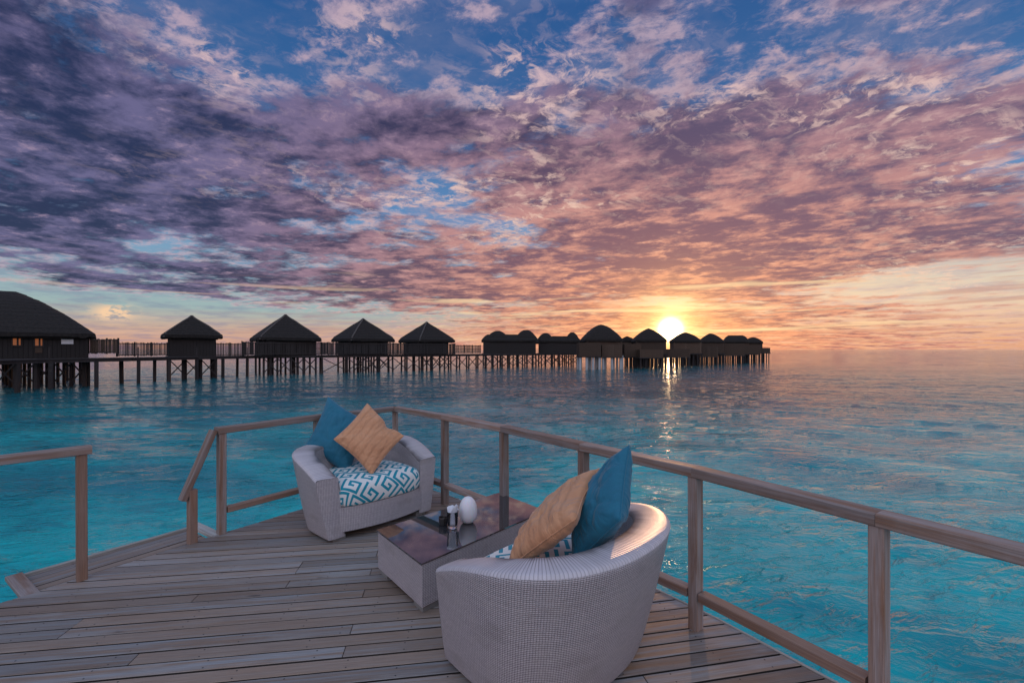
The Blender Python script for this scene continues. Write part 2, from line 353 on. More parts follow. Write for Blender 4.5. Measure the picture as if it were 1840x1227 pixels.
def water(g, b):
    tc = g.n('ShaderNodeTexCoord').outputs['Object']; x, y, _ = g.sep(tc)
    wrp = g.noise(g.comb(g.mul(x, .12), g.mul(y, .2), 0), 1.0, 3, .5)
    def P(a, sx, sy, o=0.0):
        c, s_ = math.cos(a), math.sin(a)
        return g.comb(g.add(g.mul(g.add(g.mul(x, c), g.mul(y, s_)), sx), g.mul(wrp, 1.5)), g.mul(g.sub(g.mul(y, c), g.mul(x, s_)), sy), o)
    n0 = g.noise(P(R(8), .12, .34), 1.0, 2, .5, .3)
    n1 = g.noise(P(R(-14), .50, 1.5, 3), 1.0, 3, .5, .3)
    n2 = g.noise(P(R(18), 1.7, 4.2, 7), 1.0, 4, .58, .5)
    n3 = g.noise(P(R(-30), 7.0, 11.0, 11), 1.0, 4, .62, .4)
    calm = g.step(g.noise(P(R(5), .03, .10, 5), 1.0, 3, .55), .36, .62, .55, 1.25)
    r1 = g.m('ABSOLUTE', g.sub(n1, .5)); r2 = g.m('ABSOLUTE', g.sub(n2, .5))
    h = g.add(g.add(g.mul(n0, .0), g.mul(g.sub(n1, g.mul(r1, 1.2)), .10)), g.mul(g.add(g.mul(g.sub(n2, g.mul(r2, 1.3)), .105), g.mul(n3, .020)), calm))
    patch = g.noise(g.comb(g.mul(x, .10), g.mul(y, .16), 4), 1.0, 5, .6, .8)
    reef = g.noise(g.comb(g.mul(x, .45), g.mul(y, .8), 8), 1.0, 5, .62, .9)
    c = g.mix(g.step(patch, .36, .62), (.0, .23, .28, 1), (.0, .45, .47, 1))
    c = g.mix(g.mul(g.step(reef, .50, .68), .55), c, (.0, .19, .25, 1))
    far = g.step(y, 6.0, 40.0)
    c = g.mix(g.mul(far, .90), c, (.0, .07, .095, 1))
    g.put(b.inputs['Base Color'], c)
    b.inputs['Roughness'].default_value = .035; b.inputs['IOR'].default_value = 1.33
    def slope(a, sx, sy, o, det):
        x_ = g.n('ShaderNodeTexNoise'); g.put(x_.inputs['Vector'], P(a, sx, sy, o)); x_.inputs['Scale'].default_value = 1.0
        x_.inputs['Detail'].default_value = det; x_.inputs['Roughness'].default_value = .6
        return g.v('SUBTRACT', x_.outputs['Color'], (.5, .5, .5))
    sl = g.v('ADD', g.v('SCALE', slope(R(-4), .22, .85, 21, 3), 1.0), g.v('SCALE', slope(R(9), 1.1, 3.4, 25, 3), .8))
    sl = g.v('MULTIPLY', sl, (.50, 1.0, 0.0))
    far_ = g.m('MAXIMUM', g.step(y, 110.0, 134.0), g.m('MAXIMUM', g.step(x, 85.0, 105.0), g.step(x, -60.0, -75.0)))
    amt = g.mul(g.add(.15, far_), g.mul(calm, g.step(y, 140.0, 900.0, 1.0, .45)))
    g.put(b.inputs['Normal'], g.v('NORMALIZE', g.v('ADD', g.bump(h, 1.0, 1.0), g.v('SCALE', sl, amt))))
M['water'] = mat('lagoon water', water)

# ---------------------------------------------------------------- object helpers
def tag(o, label=None, cat=None, group=None, kind=None):
    for k_, v_ in (('label', label), ('category', cat), ('group', group), ('kind', kind)):
        if v_: o[k_] = v_
    return o
def empty(name, loc=(0, 0, 0), rz=0, **k):
    o = bpy.data.objects.new(name, None); col.objects.link(o); o.location = loc; o.rotation_euler = (0, 0, rz)
    o.empty_display_size = .2
    return tag(o, **k)
def mesh(name, vs, fs, m_, parent=None, smooth=False, uvs=None):
    me = bpy.data.meshes.new(name); me.from_pydata([tuple(v) for v in vs], [], fs)
    if m_: me.materials.append(m_)
    if smooth: me.polygons.foreach_set('use_smooth', [True]*len(me.polygons))
    if uvs is not None:
        l = me.uv_layers.new(name='UVMap')
        for i, lp in enumerate(me.loops): l.data[i].uv = uvs[lp.vertex_index]
    me.update()
    o = bpy.data.objects.new(name, me); col.objects.link(o)
    if parent: o.parent = parent
    return o
BOXF = [(0, 3, 2, 1), (4, 5, 6, 7), (0, 1, 5, 4), (1, 2, 6, 5), (2, 3, 7, 6), (3, 0, 4, 7)]
def boxv(x0, x1, y0, y1, z0, z1):
    return [(x0, y0, z0), (x1, y0, z0), (x1, y1, z0), (x0, y1, z0), (x0, y0, z1), (x1, y0, z1), (x1, y1, z1), (x0, y1, z1)]
class MB:
    def __init__(s): s.v = []; s.f = []
    def box(s, *a):
        n = len(s.v); s.v += boxv(*a); s.f += [tuple(i+n for i in q) for q in BOXF]
    def add(s, v, f):
        n = len(s.v); s.v += v; s.f += [tuple(i+n for i in q) for q in f]
    def bar(s, p0, p1, w, h=None):
        h = h or w; p0, p1 = Vector(p0), Vector(p1); d = (p1-p0).normalized()
        up = Vector((0, 0, 1)) if abs(d.z) < .95 else Vector((0, 1, 0))
        r = d.cross(up).normalized(); u = r.cross(d)
        vs = [p + r*a*w/2 + u*b_*h/2 for p in (p0, p1) for a, b_ in ((-1, -1), (1, -1), (1, 1), (-1, 1))]
        s.add(vs, [(0, 1, 2, 3), (7, 6, 5, 4), (0, 4, 5, 1), (1, 5, 6, 2), (2, 6, 7, 3), (3, 7, 4, 0)])
    def build(s, name, m_, parent=None, **k): return mesh(name, s.v, s.f, m_, parent, **k)
def chamfer_beam(L, w, h, c=.004):
    # long box with chamfered edges, along local x, centred
    prof = [(-w/2+c, -h/2), (w/2-c, -h/2), (w/2, -h/2+c), (w/2, h/2-c), (w/2-c, h/2), (-w/2+c, h/2), (-w/2, h/2-c), (-w/2, -h/2+c)]
    vs = [(x, a, b_) for x in (-L/2, L/2) for a, b_ in prof]
    fs = [tuple(range(7, -1, -1)), tuple(range(8, 16))] + [(i, (i+1) % 8, 8+(i+1) % 8, 8+i) for i in range(8)]
    return vs, fs
def beam(name, p0, p1, w, h, m_, parent, c=.004, roll=0, inv=None):
    p0, p1 = Vector(p0), Vector(p1); d = p1-p0; L = d.length; d.normalize()
    vs, fs = chamfer_beam(L, w, h, c)
    o = mesh(name, vs, fs, m_, parent)
    up = Vector((0, 0, 1)) if abs(d.z) < .98 else Vector((math.cos(roll), math.sin(roll), 0))
    y = up.cross(d).normalized(); z = d.cross(y)
    mw = Matrix((d, y, z)).transposed().to_4x4(); mw.translation = (p0+p1)/2
    if inv is not None: mw = inv @ mw
    o.matrix_local = mw
    return o
def P2(px, d): return ((px-920)/F*d, d)
def PZ(py, d): return H-(py-628)/F*d

# ---------------------------------------------------------------- water
import numpy as np
gx0, gx1, gy0, gy1, st = -75.0, 105.0, -6.0, 134.0, .2
nx, ny = int(round((gx1-gx0)/st)), int(round((gy1-gy0)/st))
X_, Y_ = np.meshgrid(np.linspace(gx0, gx1, nx+1), np.linspace(gy0, gy1, ny+1))
rs = np.random.RandomState(11); Zw = np.zeros_like(X_)
NW = 46
for i in range(NW):
    lam = .75*(9.0/.75)**(i/(NW-1)); kk = 2*math.pi/lam
    th = R(80)+rs.normal(0, R(30)); slope_ = .0235*(1.15 if lam < 3 else .8)
    ph_ = kk*(X_*math.cos(th)+Y_*math.sin(th))+rs.uniform(0, 6.28)
    ph_ = ph_ + .7*np.sin(.11*X_+rs.uniform(0, 6))+.7*np.sin(.13*Y_+rs.uniform(0, 6))+.5*np.sin(.37*X_-.29*Y_+rs.uniform(0, 6))
    env = .6+.4*np.sin(.05*X_*rs.uniform(.5, 2)+.07*Y_*rs.uniform(.5, 2)+rs.uniform(0, 6))
    w_ = np.sin(ph_); Zw += slope_/kk*env*(w_ + .22*np.cos(2*ph_))
fade = np.minimum.reduce([X_-gx0, gx1-X_, Y_-gy0, gy1-Y_]); fade = np.clip(fade/8.0, 0, 1); Zw *= fade*fade*(3-2*fade)*.86*np.clip((gy1-Y_)/112.0, 0, 1)**.9*np.clip((gx1-X_)/70.0, 0, 1)
co_ = np.stack([X_, Y_, Zw], -1).reshape(-1, 3)
idx = np.arange((nx+1)*(ny+1)).reshape(ny+1, nx+1)
quads = np.stack([idx[:-1, :-1], idx[:-1, 1:], idx[1:, 1:], idx[1:, :-1]], -1).reshape(-1, 4)
# the open sea round the wave field out to the horizon
BIG = 30000.0; nb = len(co_)
ring = [(-BIG, -BIG), (BIG, -BIG), (BIG, BIG), (-BIG, BIG)]
co_ = np.vstack([co_, np.array([(x, y, 0) for x, y in ring])])
c0, c1, c2, c3 = idx[0, 0], idx[0, nx], idx[ny, nx], idx[ny, 0]
strips = [(nb, nb+1, c1, c0), (nb+1, nb+2, c2, c1), (nb+2, nb+3, c3, c2), (nb+3, nb, c0, c3)]
quads = np.vstack([quads, np.array(strips)]).astype(np.int32)
me = bpy.data.meshes.new('water'); me.vertices.add(len(co_)); me.vertices.foreach_set('co', co_.astype(np.float32).ravel())
me.loops.add(quads.size); me.loops.foreach_set('vertex_index', quads.ravel())
me.polygons.add(len(quads)); me.polygons.foreach_set('loop_start', np.arange(0, quads.size, 4, dtype=np.int32))
me.polygons.foreach_set('use_smooth', np.ones(len(quads), dtype=bool))
me.update(calc_edges=True); me.materials.append(M['water'])
wt = bpy.data.objects.new('water', me); col.objects.link(wt); wt.location = (0, 0, WZ)
tag(wt, 'rippled turquoise lagoon reaching out to the horizon', kind='structure')

# ---------------------------------------------------------------- deck
posts_r = [(-1.43, 5.58), (-.72, 4.88), (-.07, 4.165), (.535, 3.395), (1.09, 2.70), (1.576, 1.954), (2.10, 1.16)]
posts_l = [(-2.61, 4.09), (-2.075, 4.85)]
poly = [(-1.40, 5.76), (-2.13, 4.78), (-2.66, 4.03), (-3.336, 2.966), (-4.4, 1.33), (-4.4, -1.2), (3.2, -1.2), (3.2, -.2), (2.26, 1.27), (1.735, 2.05),
        (1.245, 2.80), (.675, 3.53), (.075, 4.29), (-.59, 5.01)]
def clip(pl, n, c):
    out = []
    for i in range(len(pl)):
        a, b_ = pl[i], pl[(i+1) % len(pl)]
        da, db = a[0]*n[0]+a[1]*n[1]-c, b_[0]*n[0]+b_[1]*n[1]-c
        if da <= 0: out.append(a)
        if (da < 0 < db) or (db < 0 < da):
            t = da/(da-db); out.append((a[0]+(b_[0]-a[0])*t, a[1]+(b_[1]-a[1])*t))
    return out
deck = empty('deck', kind='structure', label='weathered grey plank terrace standing over the lagoon')
def lay(pl, ang, width, gap, z, parent, m_, name='plank', th=.03, vmin=-9, vmax=9, jo=.55, ph=0.0, lens=(2.2, 4.4)):
    c, s_ = math.cos(ang), math.sin(ang)
    loc = [(p[0]*c+p[1]*s_, -p[0]*s_+p[1]*c) for p in pl]
    lo = min(p[1] for p in loc); hi = max(p[1] for p in loc)
    k_ = math.floor((max(lo, vmin)-ph)/width); n = 0
    while ph+k_*width < min(hi, vmax):
        v0, v1 = ph+k_*width+gap/2, ph+(k_+1)*width-gap/2; k_ += 1
        strip = clip(clip(loc, (0, 1), v1), (0, -1), -v0)
        if len(strip) < 3: continue
        x0 = min(p[0] for p in strip); x1 = max(p[0] for p in strip)
        cuts = [x0-1]; x = math.floor(x0/jo)*jo + jo*random.choice((1, 2, 3, 4, 5, 6, 7))
        while x < x1-.35: cuts.append(x+random.choice((0, 0, .55, 1.1))); x += jo*round(random.uniform(*lens)/jo)+1.1
        cuts.append(x1+1)
        for a, b_ in zip(cuts[:-1], cuts[1:]):
            pc = clip(clip(strip, (1, 0), b_-.0015), (-1, 0), -(a+.0015))
            # drop duplicates
            q = [pc[i] for i in range(len(pc)) if math.dist(pc[i], pc[i-1]) > .0005] if pc else []
            if len(q) < 3: continue
            ar = abs(sum(q[i-1][0]*q[i][1]-q[i][0]*q[i-1][1] for i in range(len(q))))/2
            if ar < .002: continue
            cx = sum(p[0] for p in q)/len(q); cy = (v0+v1)/2
            mx = sum(p[0] for p in q)/len(q); my = sum(p[1] for p in q)/len(q)
            dz = random.uniform(-.0015, .0015)
            m = len(q); c_ = .0025
            V = [(p[0]-cx, p[1]-cy, -th) for p in q]+[(p[0]-cx, p[1]-cy, -c_) for p in q]
            for p in q:
                dx, dy = mx-p[0], my-p[1]
                V.append((p[0]-cx+math.copysign(min(abs(dx)*.3, c_), dx), p[1]-cy+math.copysign(min(abs(dy)*.3, c_), dy), 0))
            ff = [tuple(range(m-1, -1, -1)), tuple(range(2*m, 3*m))]
            for i in range(m):
                j = (i+1) % m; ff += [(i, j, m+j, m+i), (m+i, m+j, 2*m+j, 2*m+i)]
            if sum(q[i-1][0]*q[i][1]-q[i][0]*q[i-1][1] for i in range(len(q))) < 0: ff = [f[::-1] for f in ff]
            o = mesh(name, V, ff, m_, parent); n += 1
            o.data.materials.append(M['gapshade'])
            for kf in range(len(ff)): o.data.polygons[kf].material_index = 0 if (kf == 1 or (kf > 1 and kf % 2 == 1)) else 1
            o.location = (cx*c-cy*s_, cx*s_+cy*c, z+dz); o.rotation_euler = (0, 0, ang)
    return n
# two fields of boards that meet in a mitre running under the near armchair
mn_ = (1, -.10)
lay(clip(poly, mn_, -.003), R(8.3), .1005, .0115, 0, deck, M['deck'], vmin=-.9, ph=.035)
lay(clip(poly, (-1, .10), -.003), R(11.2), .1005, .0115, 0, deck, M['deck'], vmin=-.9, ph=.03)
jb = MB()
for y in [i*.55-1 for i in range(12)]:
    xs = clip(clip(poly, (0, 1), y+.03), (0, -1), -(y-.03))
    if len(xs) > 2: jb.box(min(p[0] for p in xs)+.12, max(p[0] for p in xs)-.12, y-.03, y+.03, -.16, -.034)
j_ = jb.build('joists', M['pierwood'], deck)
for (a, b_) in zip(poly[-7:], poly[-6:]+[poly[0]]):
    pass
edge = [(-1.40, 5.76), (-.59, 5.01), (.075, 4.29), (.675, 3.53), (1.245, 2.80), (1.735, 2.05), (2.26, 1.27), (3.2, -.2)]
for a, b_ in zip(edge[:-1], edge[1:]):
    d_ = (Vector(b_)-Vector(a)).normalized(); n_ = Vector((-d_.y, d_.x))
    n_ = n_ if n_.x > 0 else -n_
    q0 = Vector(a)+n_*.012; q1 = Vector(b_)+n_*.012
    beam('edge_trim', (q0.x, q0.y, -.062), (q1.x, q1.y, -.062), .018, .13, M['palewood'], deck)
edge = [(-1.42, 5.76), (-2.13, 4.78), (-2.66, 4.03), (-3.336, 2.966), (-4.4, 1.33)]
for a, b_ in zip(edge[:-1], edge[1:]):
    d_ = (Vector(b_)-Vector(a)).normalized(); n_ = Vector((-d_.y, d_.x)); n_ = n_ if n_.x < 0 else -n_
    q0 = Vector(a)+n_*.012; q1 = Vector(b_)+n_*.012
    beam('edge_trim', (q0.x, q0.y, -.085), (q1.x, q1.y, -.085), .018, .12, M['rail'], deck)
for x, y in ((-3.0, 2.6), (-1.5, 5.2), (.3, 3.5), (1.3, 2.2), (-3.8, .5), (2.2, .3), (-2.2, 4.3), (-.5, 4.5)):
    beam('support_pile', (x, y, WZ-1), (x, y, -.17), .2, .2, M['pierwood'], deck)

# landing strip outside the left edge with its own boards
dir_ = Vector((.64, .97)).normalized(); nrm = Vector((-dir_.y, dir_.x))
A = Vector((-3.235, 3.125)); B = Vector((-2.66, 4.02)); 
step_ = empty('landing_step', kind='structure', label='narrow strip of boards stepping down along the left deck edge')
Ls = (B-A).length
lay([(0, .014), (Ls, .014), (Ls, .44), (0, .44)], 0, .082, .009, 0, step_, M['deck'], th=.025, ph=.014, lens=(.8, 1.4))
step_.location = (A.x, A.y, -.028); step_.rotation_euler = (0, 0, math.atan2(dir_.y, dir_.x))
vs_, fs_ = chamfer_beam(Ls+.02, .035, .05); t = mesh('edge_trim', vs_, fs_, M['palewood'], step_); t.location = (Ls/2, .462, -.01)
for x in (-.05, Ls+.055):
    vs_, fs_ = chamfer_beam(.49, .09, .03); t = mesh('end_board', vs_, fs_, M['rail' if x < 0 else 'palewood'], step_); t.location = (x, .235, .012); t.rotation_euler = (0, 0, R(90))
sb = MB(); sb.box(0, Ls, .02, .40, -.09, -.03); sb.build('bearer', M['pierwood'], step_)

# ---------------------------------------------------------------- railings
def railing(posts, ext0, ext1, low, label, loc, name='deck_railing', lowz=.205):
    root = empty(name, (*loc, 0), label=label, cat='railing')
    inv = Matrix.Translation((-loc[0], -loc[1], 0))
    W = Vector
    for i, p in enumerate(posts):
        a = posts[max(i-1, 0)]; b_ = posts[min(i+1, len(posts)-1)]
        rr = math.atan2(b_[1]-a[1], b_[0]-a[0])
        z0 = -.13 if i else 0
        beam('post', (p[0], p[1], .0005), (p[0]+random.uniform(-.004, .004), p[1], .899), .070, .058, M['rail'], root, .003, roll=rr, inv=inv)
    pts = [Vector(p) for p in posts]
    if ext0: pts[0] = pts[0]-(pts[1]-pts[0]).normalized()*ext0
    if ext1: pts[-1] = pts[-1]+(pts[-1]-pts[-2]).normalized()*ext1
    for i, (a, b_) in enumerate(zip(pts[:-1], pts[1:])):
        d_ = (b_-a).normalized()
        a2 = a + (d_*.0012 if i else d_*0)
        beam('handrail', (a2.x, a2.y, .928), (b_.x, b_.y, .928), .098, .056, M['rail'], root, .005, inv=inv)
        if low:
            p0 = Vector(posts[i])+d_*.039; p1 = Vector(posts[i+1])-d_*.039
            beam('lower_rail', (p0.x, p0.y, lowz), (p1.x, p1.y, lowz), .072, .05, M['rail'], root, .004, inv=inv)
    return root, inv
allp = posts_l + posts_r
rt, inv = railing(allp, .04, .2, True, 'long weathered wooden railing around the deck corner behind both armchairs', posts_r[0])
# sloping stair handrail, fixed to the end post
beam('stair_handrail', (-2.652, 4.045, .935), (-2.785, 3.845, .375), .075, .045, M['rail'], rt, .004, inv=inv)
beam('stair_post', (-2.74, 3.90, -.02), (-2.74, 3.90, .452), .062, .062, M['rail'], rt, .003, roll=R(57), inv=inv)
railing([(-3.09, 3.27), (-3.50, 2.80), (-4.02, 2.02), (-4.35, 1.3)], .05, .1, False, 'short wooden railing left of the landing step with open space beneath', (-3.09, 3.27))

# ---------------------------------------------------------------- armchair
def lerp(a, b_, t): return a+(b_-a)*t
def sstep(x, a, b_):
    t = max(0, min(1, (x-a)/(b_-a))); return t*t*(3-2*t)
NB = 72
def outline(off=0.0):
    """horseshoe from front left round the back to front right (top outer edge), moved inward by off"""
    pts = []
    a, yf, yb, c_ = .645, -.40, -.04, .475
    for i in range(17): 
        t = i/16; y = lerp(yf, yb, t); x = -(a-.025*(1-t)**1.6)
        pts.append(Vector((x, y)))
    for i in range(1, NB):
        th = math.pi*i/NB; e = .90
        cx, sy = math.cos(th), math.sin(th)
        pts.append(Vector((-a*math.copysign(abs(cx)**e, cx), yb+c_*abs(sy)**e)))
    for i in range(17):
        t = 1-i/16; y = lerp(yf, yb, t); x = (a-.025*(1-t)**1.6)
        pts.append(Vector((x, y)))
    if off:
        out = []
        for i, p in enumerate(pts):
            q0 = pts[max(i-1, 0)]; q1 = pts[min(i+1, len(pts)-1)]; d_ = (q1-q0).normalized()
            out.append(p + Vector((d_.y, -d_.x))*off)
        for o_ in (0, -1): out[o_].y = pts[o_].y
        pts = out
    return pts
def chair(name, loc, rz, label):
    root = empty(name, (*loc, 0), rz, label=label, cat='armchair', group='wicker tub armchairs at the low table')
    O = outline(); vs, fs, uv = [], [], []
    per = [0]
    for a, b_ in zip(O[:-1], O[1:]): per.append(per[-1]+(b_-a).length)
    def rimz(y): return .545+.165*(1-(1-max(0, min(1, (y+.40)/.80)))**2.3)
    rings = []
    n = len(O)
    def ring(f, vv, us=1.0):
        idx = []
        for i in range(n):
            p = f(i); idx.append(len(vs)); vs.append(p); uv.append((per[i]*us, vv(i) if callable(vv) else vv))
        rings.append(idx)
    def nrmI(i):
        d_ = (O[min(i+1, n-1)]-O[max(i-1, 0)]).normalized(); return Vector((d_.y, -d_.x))
    def bottom(i):
        p = O[i]; return Vector((p.x*.845, -.445+(p.y+.40)*.86))
    K = 22
    for k_ in range(K+1):
        t = k_/K
        def f(i, t=t):
            a, b_ = bottom(i), O[i]; s_ = t**.85
            z = lerp(.03, rimz(b_.y)-.018, t)
            return Vector((lerp(a.x, b_.x, s_), lerp(a.y, b_.y, s_), z))
        ring(f, lambda i, t=t: lerp(.03, rimz(O[i].y), t))
    vt = lambda i: rimz(O[i].y)
    TH = .20
    def off(i, o_, dz):
        nn = nrmI(i); th = TH
        if i in (0, n-1): nn = Vector((1 if i == 0 else -1, 0))
        p = O[i]+nn*o_*th; return Vector((p.x, p.y, rimz(O[i].y)+dz))
    ring(lambda i: off(i, .002, -.0175), lambda i: .7055, .72)
    for (o_, dz) in ((.035, -.006), (.10, 0), (.3, .001), (.5, 0), (.7, -.002), (.9, -.006), (.97, -.012), (1.0, -.028)):
        ring(lambda i, o_=o_, dz=dz: off(i, o_, dz), lambda i, o_=o_: .7055+o_*.0045, .72)
    for t in (.25, .5, .75, 1.0):
        def f(i, t=t):
            p = off(i, 1.0, 0); q = Vector((p.x*.93, lerp(-.445, -.445+(p.y+.40)*.9, 1)))
            return Vector((lerp(p.x, q.x, t), lerp(p.y, q.y, t), lerp(p.z-.028, .24, t)))
        ring(f, lambda i, t=t: rimz(O[i].y)+.2+t*.35)
    for a, b_ in zip(rings[:-1], rings[1:]):
        for i in range(n-1): fs.append((a[i], b_[i], b_[i+1], a[i+1]))
    # front faces of the two arms (separate vertices, planar uv)
    for side in (0, -1):
        loop = [vs[r[side]] for r in rings]
        outer = loop[:K+1]; inner = loop[::-1]
        top = loop[K+2:K+10]
        rows = 16; base = len(vs)
        zi0 = .24
        for j in range(rows+1):
            t = j/rows
            # outer edge from bottom to the rim, inner edge from the floor up to the rim
            oi = t*K; k0 = min(int(oi), K-1); po = outer[k0].lerp(outer[k0+1], oi-k0)
            innx = lerp(loop[-1].x*.985, loop[K+9].x, sstep(po.z, .0, .5))
            for m_ in range(9):
                s_ = m_/8; x = lerp(po.x, innx, s_); y = po.y
                z = po.z
                if j == rows: 
                    z = rimz(-.4)-.018*(abs(2*s_-1)**6)
                vs.append(Vector((x, y-.001-.006*math.sin(math.pi*s_), z))); uv.append((x, z))
        for j in range(rows):
            for m_ in range(8):
                a = base+j*9+m_; q = (a, a+1, a+10, a+9)
                fs.append(q if side == 0 else q[::-1])
    # bowed front panel below the cushion
    base = len(vs); cols = 24
    for j in range(9):
        z = lerp(.07, .275, j/8)
        for i in range(cols+1):
            s_ = i/cols; x = lerp(-.44, .44, s_); y = lerp(-.437, -.418, j/8)-.075*math.sin(math.pi*s_)**.8
            vs.append(Vector((x, y, z))); uv.append((x, z))
    for j in range(8):
        for i in range(cols):
            a = base+j*(cols+1)+i; fs.append((a, a+1, a+cols+2, a+cols+1))
    # seat platform
    base = len(vs)
    for i in range(cols+1):
        s_ = i/cols; x = lerp(-.44, .44, s_); vs.append(Vector((x, -.418-.075*math.sin(math.pi*s_)**.8, .275))); uv.append((x, .3))
        vs.append(Vector((x, .22-.7*(x*x), .26))); uv.append((x, .9))
    for i in range(cols): a = base+2*i; fs.append((a, a+2, a+3, a+1))
    body = mesh('body', vs, fs, M['wicker'], root, True, uv)
    # feet
    for sx in (-1, 1):
        for (y0, y1) in ((-.425, -.33), (.02, .12)):
            m_ = MB(); x = sx*(.42 if y0 < 0 else .30); m_.box(x-.055, x+.055, y0, y1, 0.0005, .04); m_.build('foot', M['plinth'], root)
    pb = MB(); pb.box(-.36, .36, -.30, .14, .02, .07); pb.build('base_frame', M['plinth'], root)
    # seat cushion
    cvs, cfs, cuv = [], [], []
    NT = 120; out = []
    for i in range(NT):
        th = 2*math.pi*i/NT; c_, s_ = math.cos(th), math.sin(th)
        if s_ < 0:   # front: bowed, wide
            e = .34; x = .425*math.copysign(abs(c_)**e, c_); y = -.30-.155*abs(s_)**.55-.045*(1-(x/.425)**2)
        else:
            e = .72; x = .425*math.copysign(abs(c_)**e, c_); y = -.30+.60*abs(s_)**e
        out.append(Vector((x, y)))
    cen = Vector((0, -.05))
    def cn(i):
        d_ = (out[(i+1) % NT]-out[i-1]).normalized(); return Vector((d_.y, -d_.x))
    crings = []
    for r in (.0, .2, .4, .6, .75, .86, .93, .97):
        idx = []
        for i in range(NT):
            p = cen.lerp(out[i], r)
            z = .462+.048*(1-r**3.0)-(.016*sstep(r, .85, 1))
            z += .004*mn.noise(Vector((p.x*6, p.y*6, 1)))
            idx.append(len(cvs)); cvs.append(Vector((p.x, p.y, z))); cuv.append((p.x, p.y))
        crings.append(idx)
    for (o_, z, dn) in ((0, .428, .015), (.006, .41, .033), (.010, .37, .073), (.010, .33, .113), (.004, .295, .148), (-.006, .281, .165)):
        idx = []
        for i in range(NT):
            nn = cn(i); p = out[i]+nn*o_; idx.append(len(cvs)); cvs.append(Vector((p.x, p.y, z)))
            cuv.append((out[i].x+nn.x*dn, out[i].y+nn.y*dn))
        crings.append(idx)
    for a, b_ in zip(crings[:-1], crings[1:]):
        for i in range(NT): cfs.append((a[i], b_[i], b_[(i+1) % NT], a[(i+1) % NT]))
    mesh('seat_cushion', cvs, cfs, M['key'], root, True, cuv)
    return root
C1 = Vector((-1.19, 4.24)); ang1 = R(46)            # centre of the front, chair turned to the table
def seat_at(front, ang):                           # local -y is the front direction
    back = Vector((-math.sin(ang), math.cos(ang))); c = front+back*.445; return (c.x, c.y)
chair('wicker_armchair', seat_at(C1, ang1), ang1, 'far wicker tub armchair in the deck corner behind the low table')
C2 = Vector((.02, 2.77)); ang2 = R(45+180)
chair('wicker_armchair', seat_at(C2, ang2), ang2, 'near wicker tub armchair turned with its rounded back to the viewer')

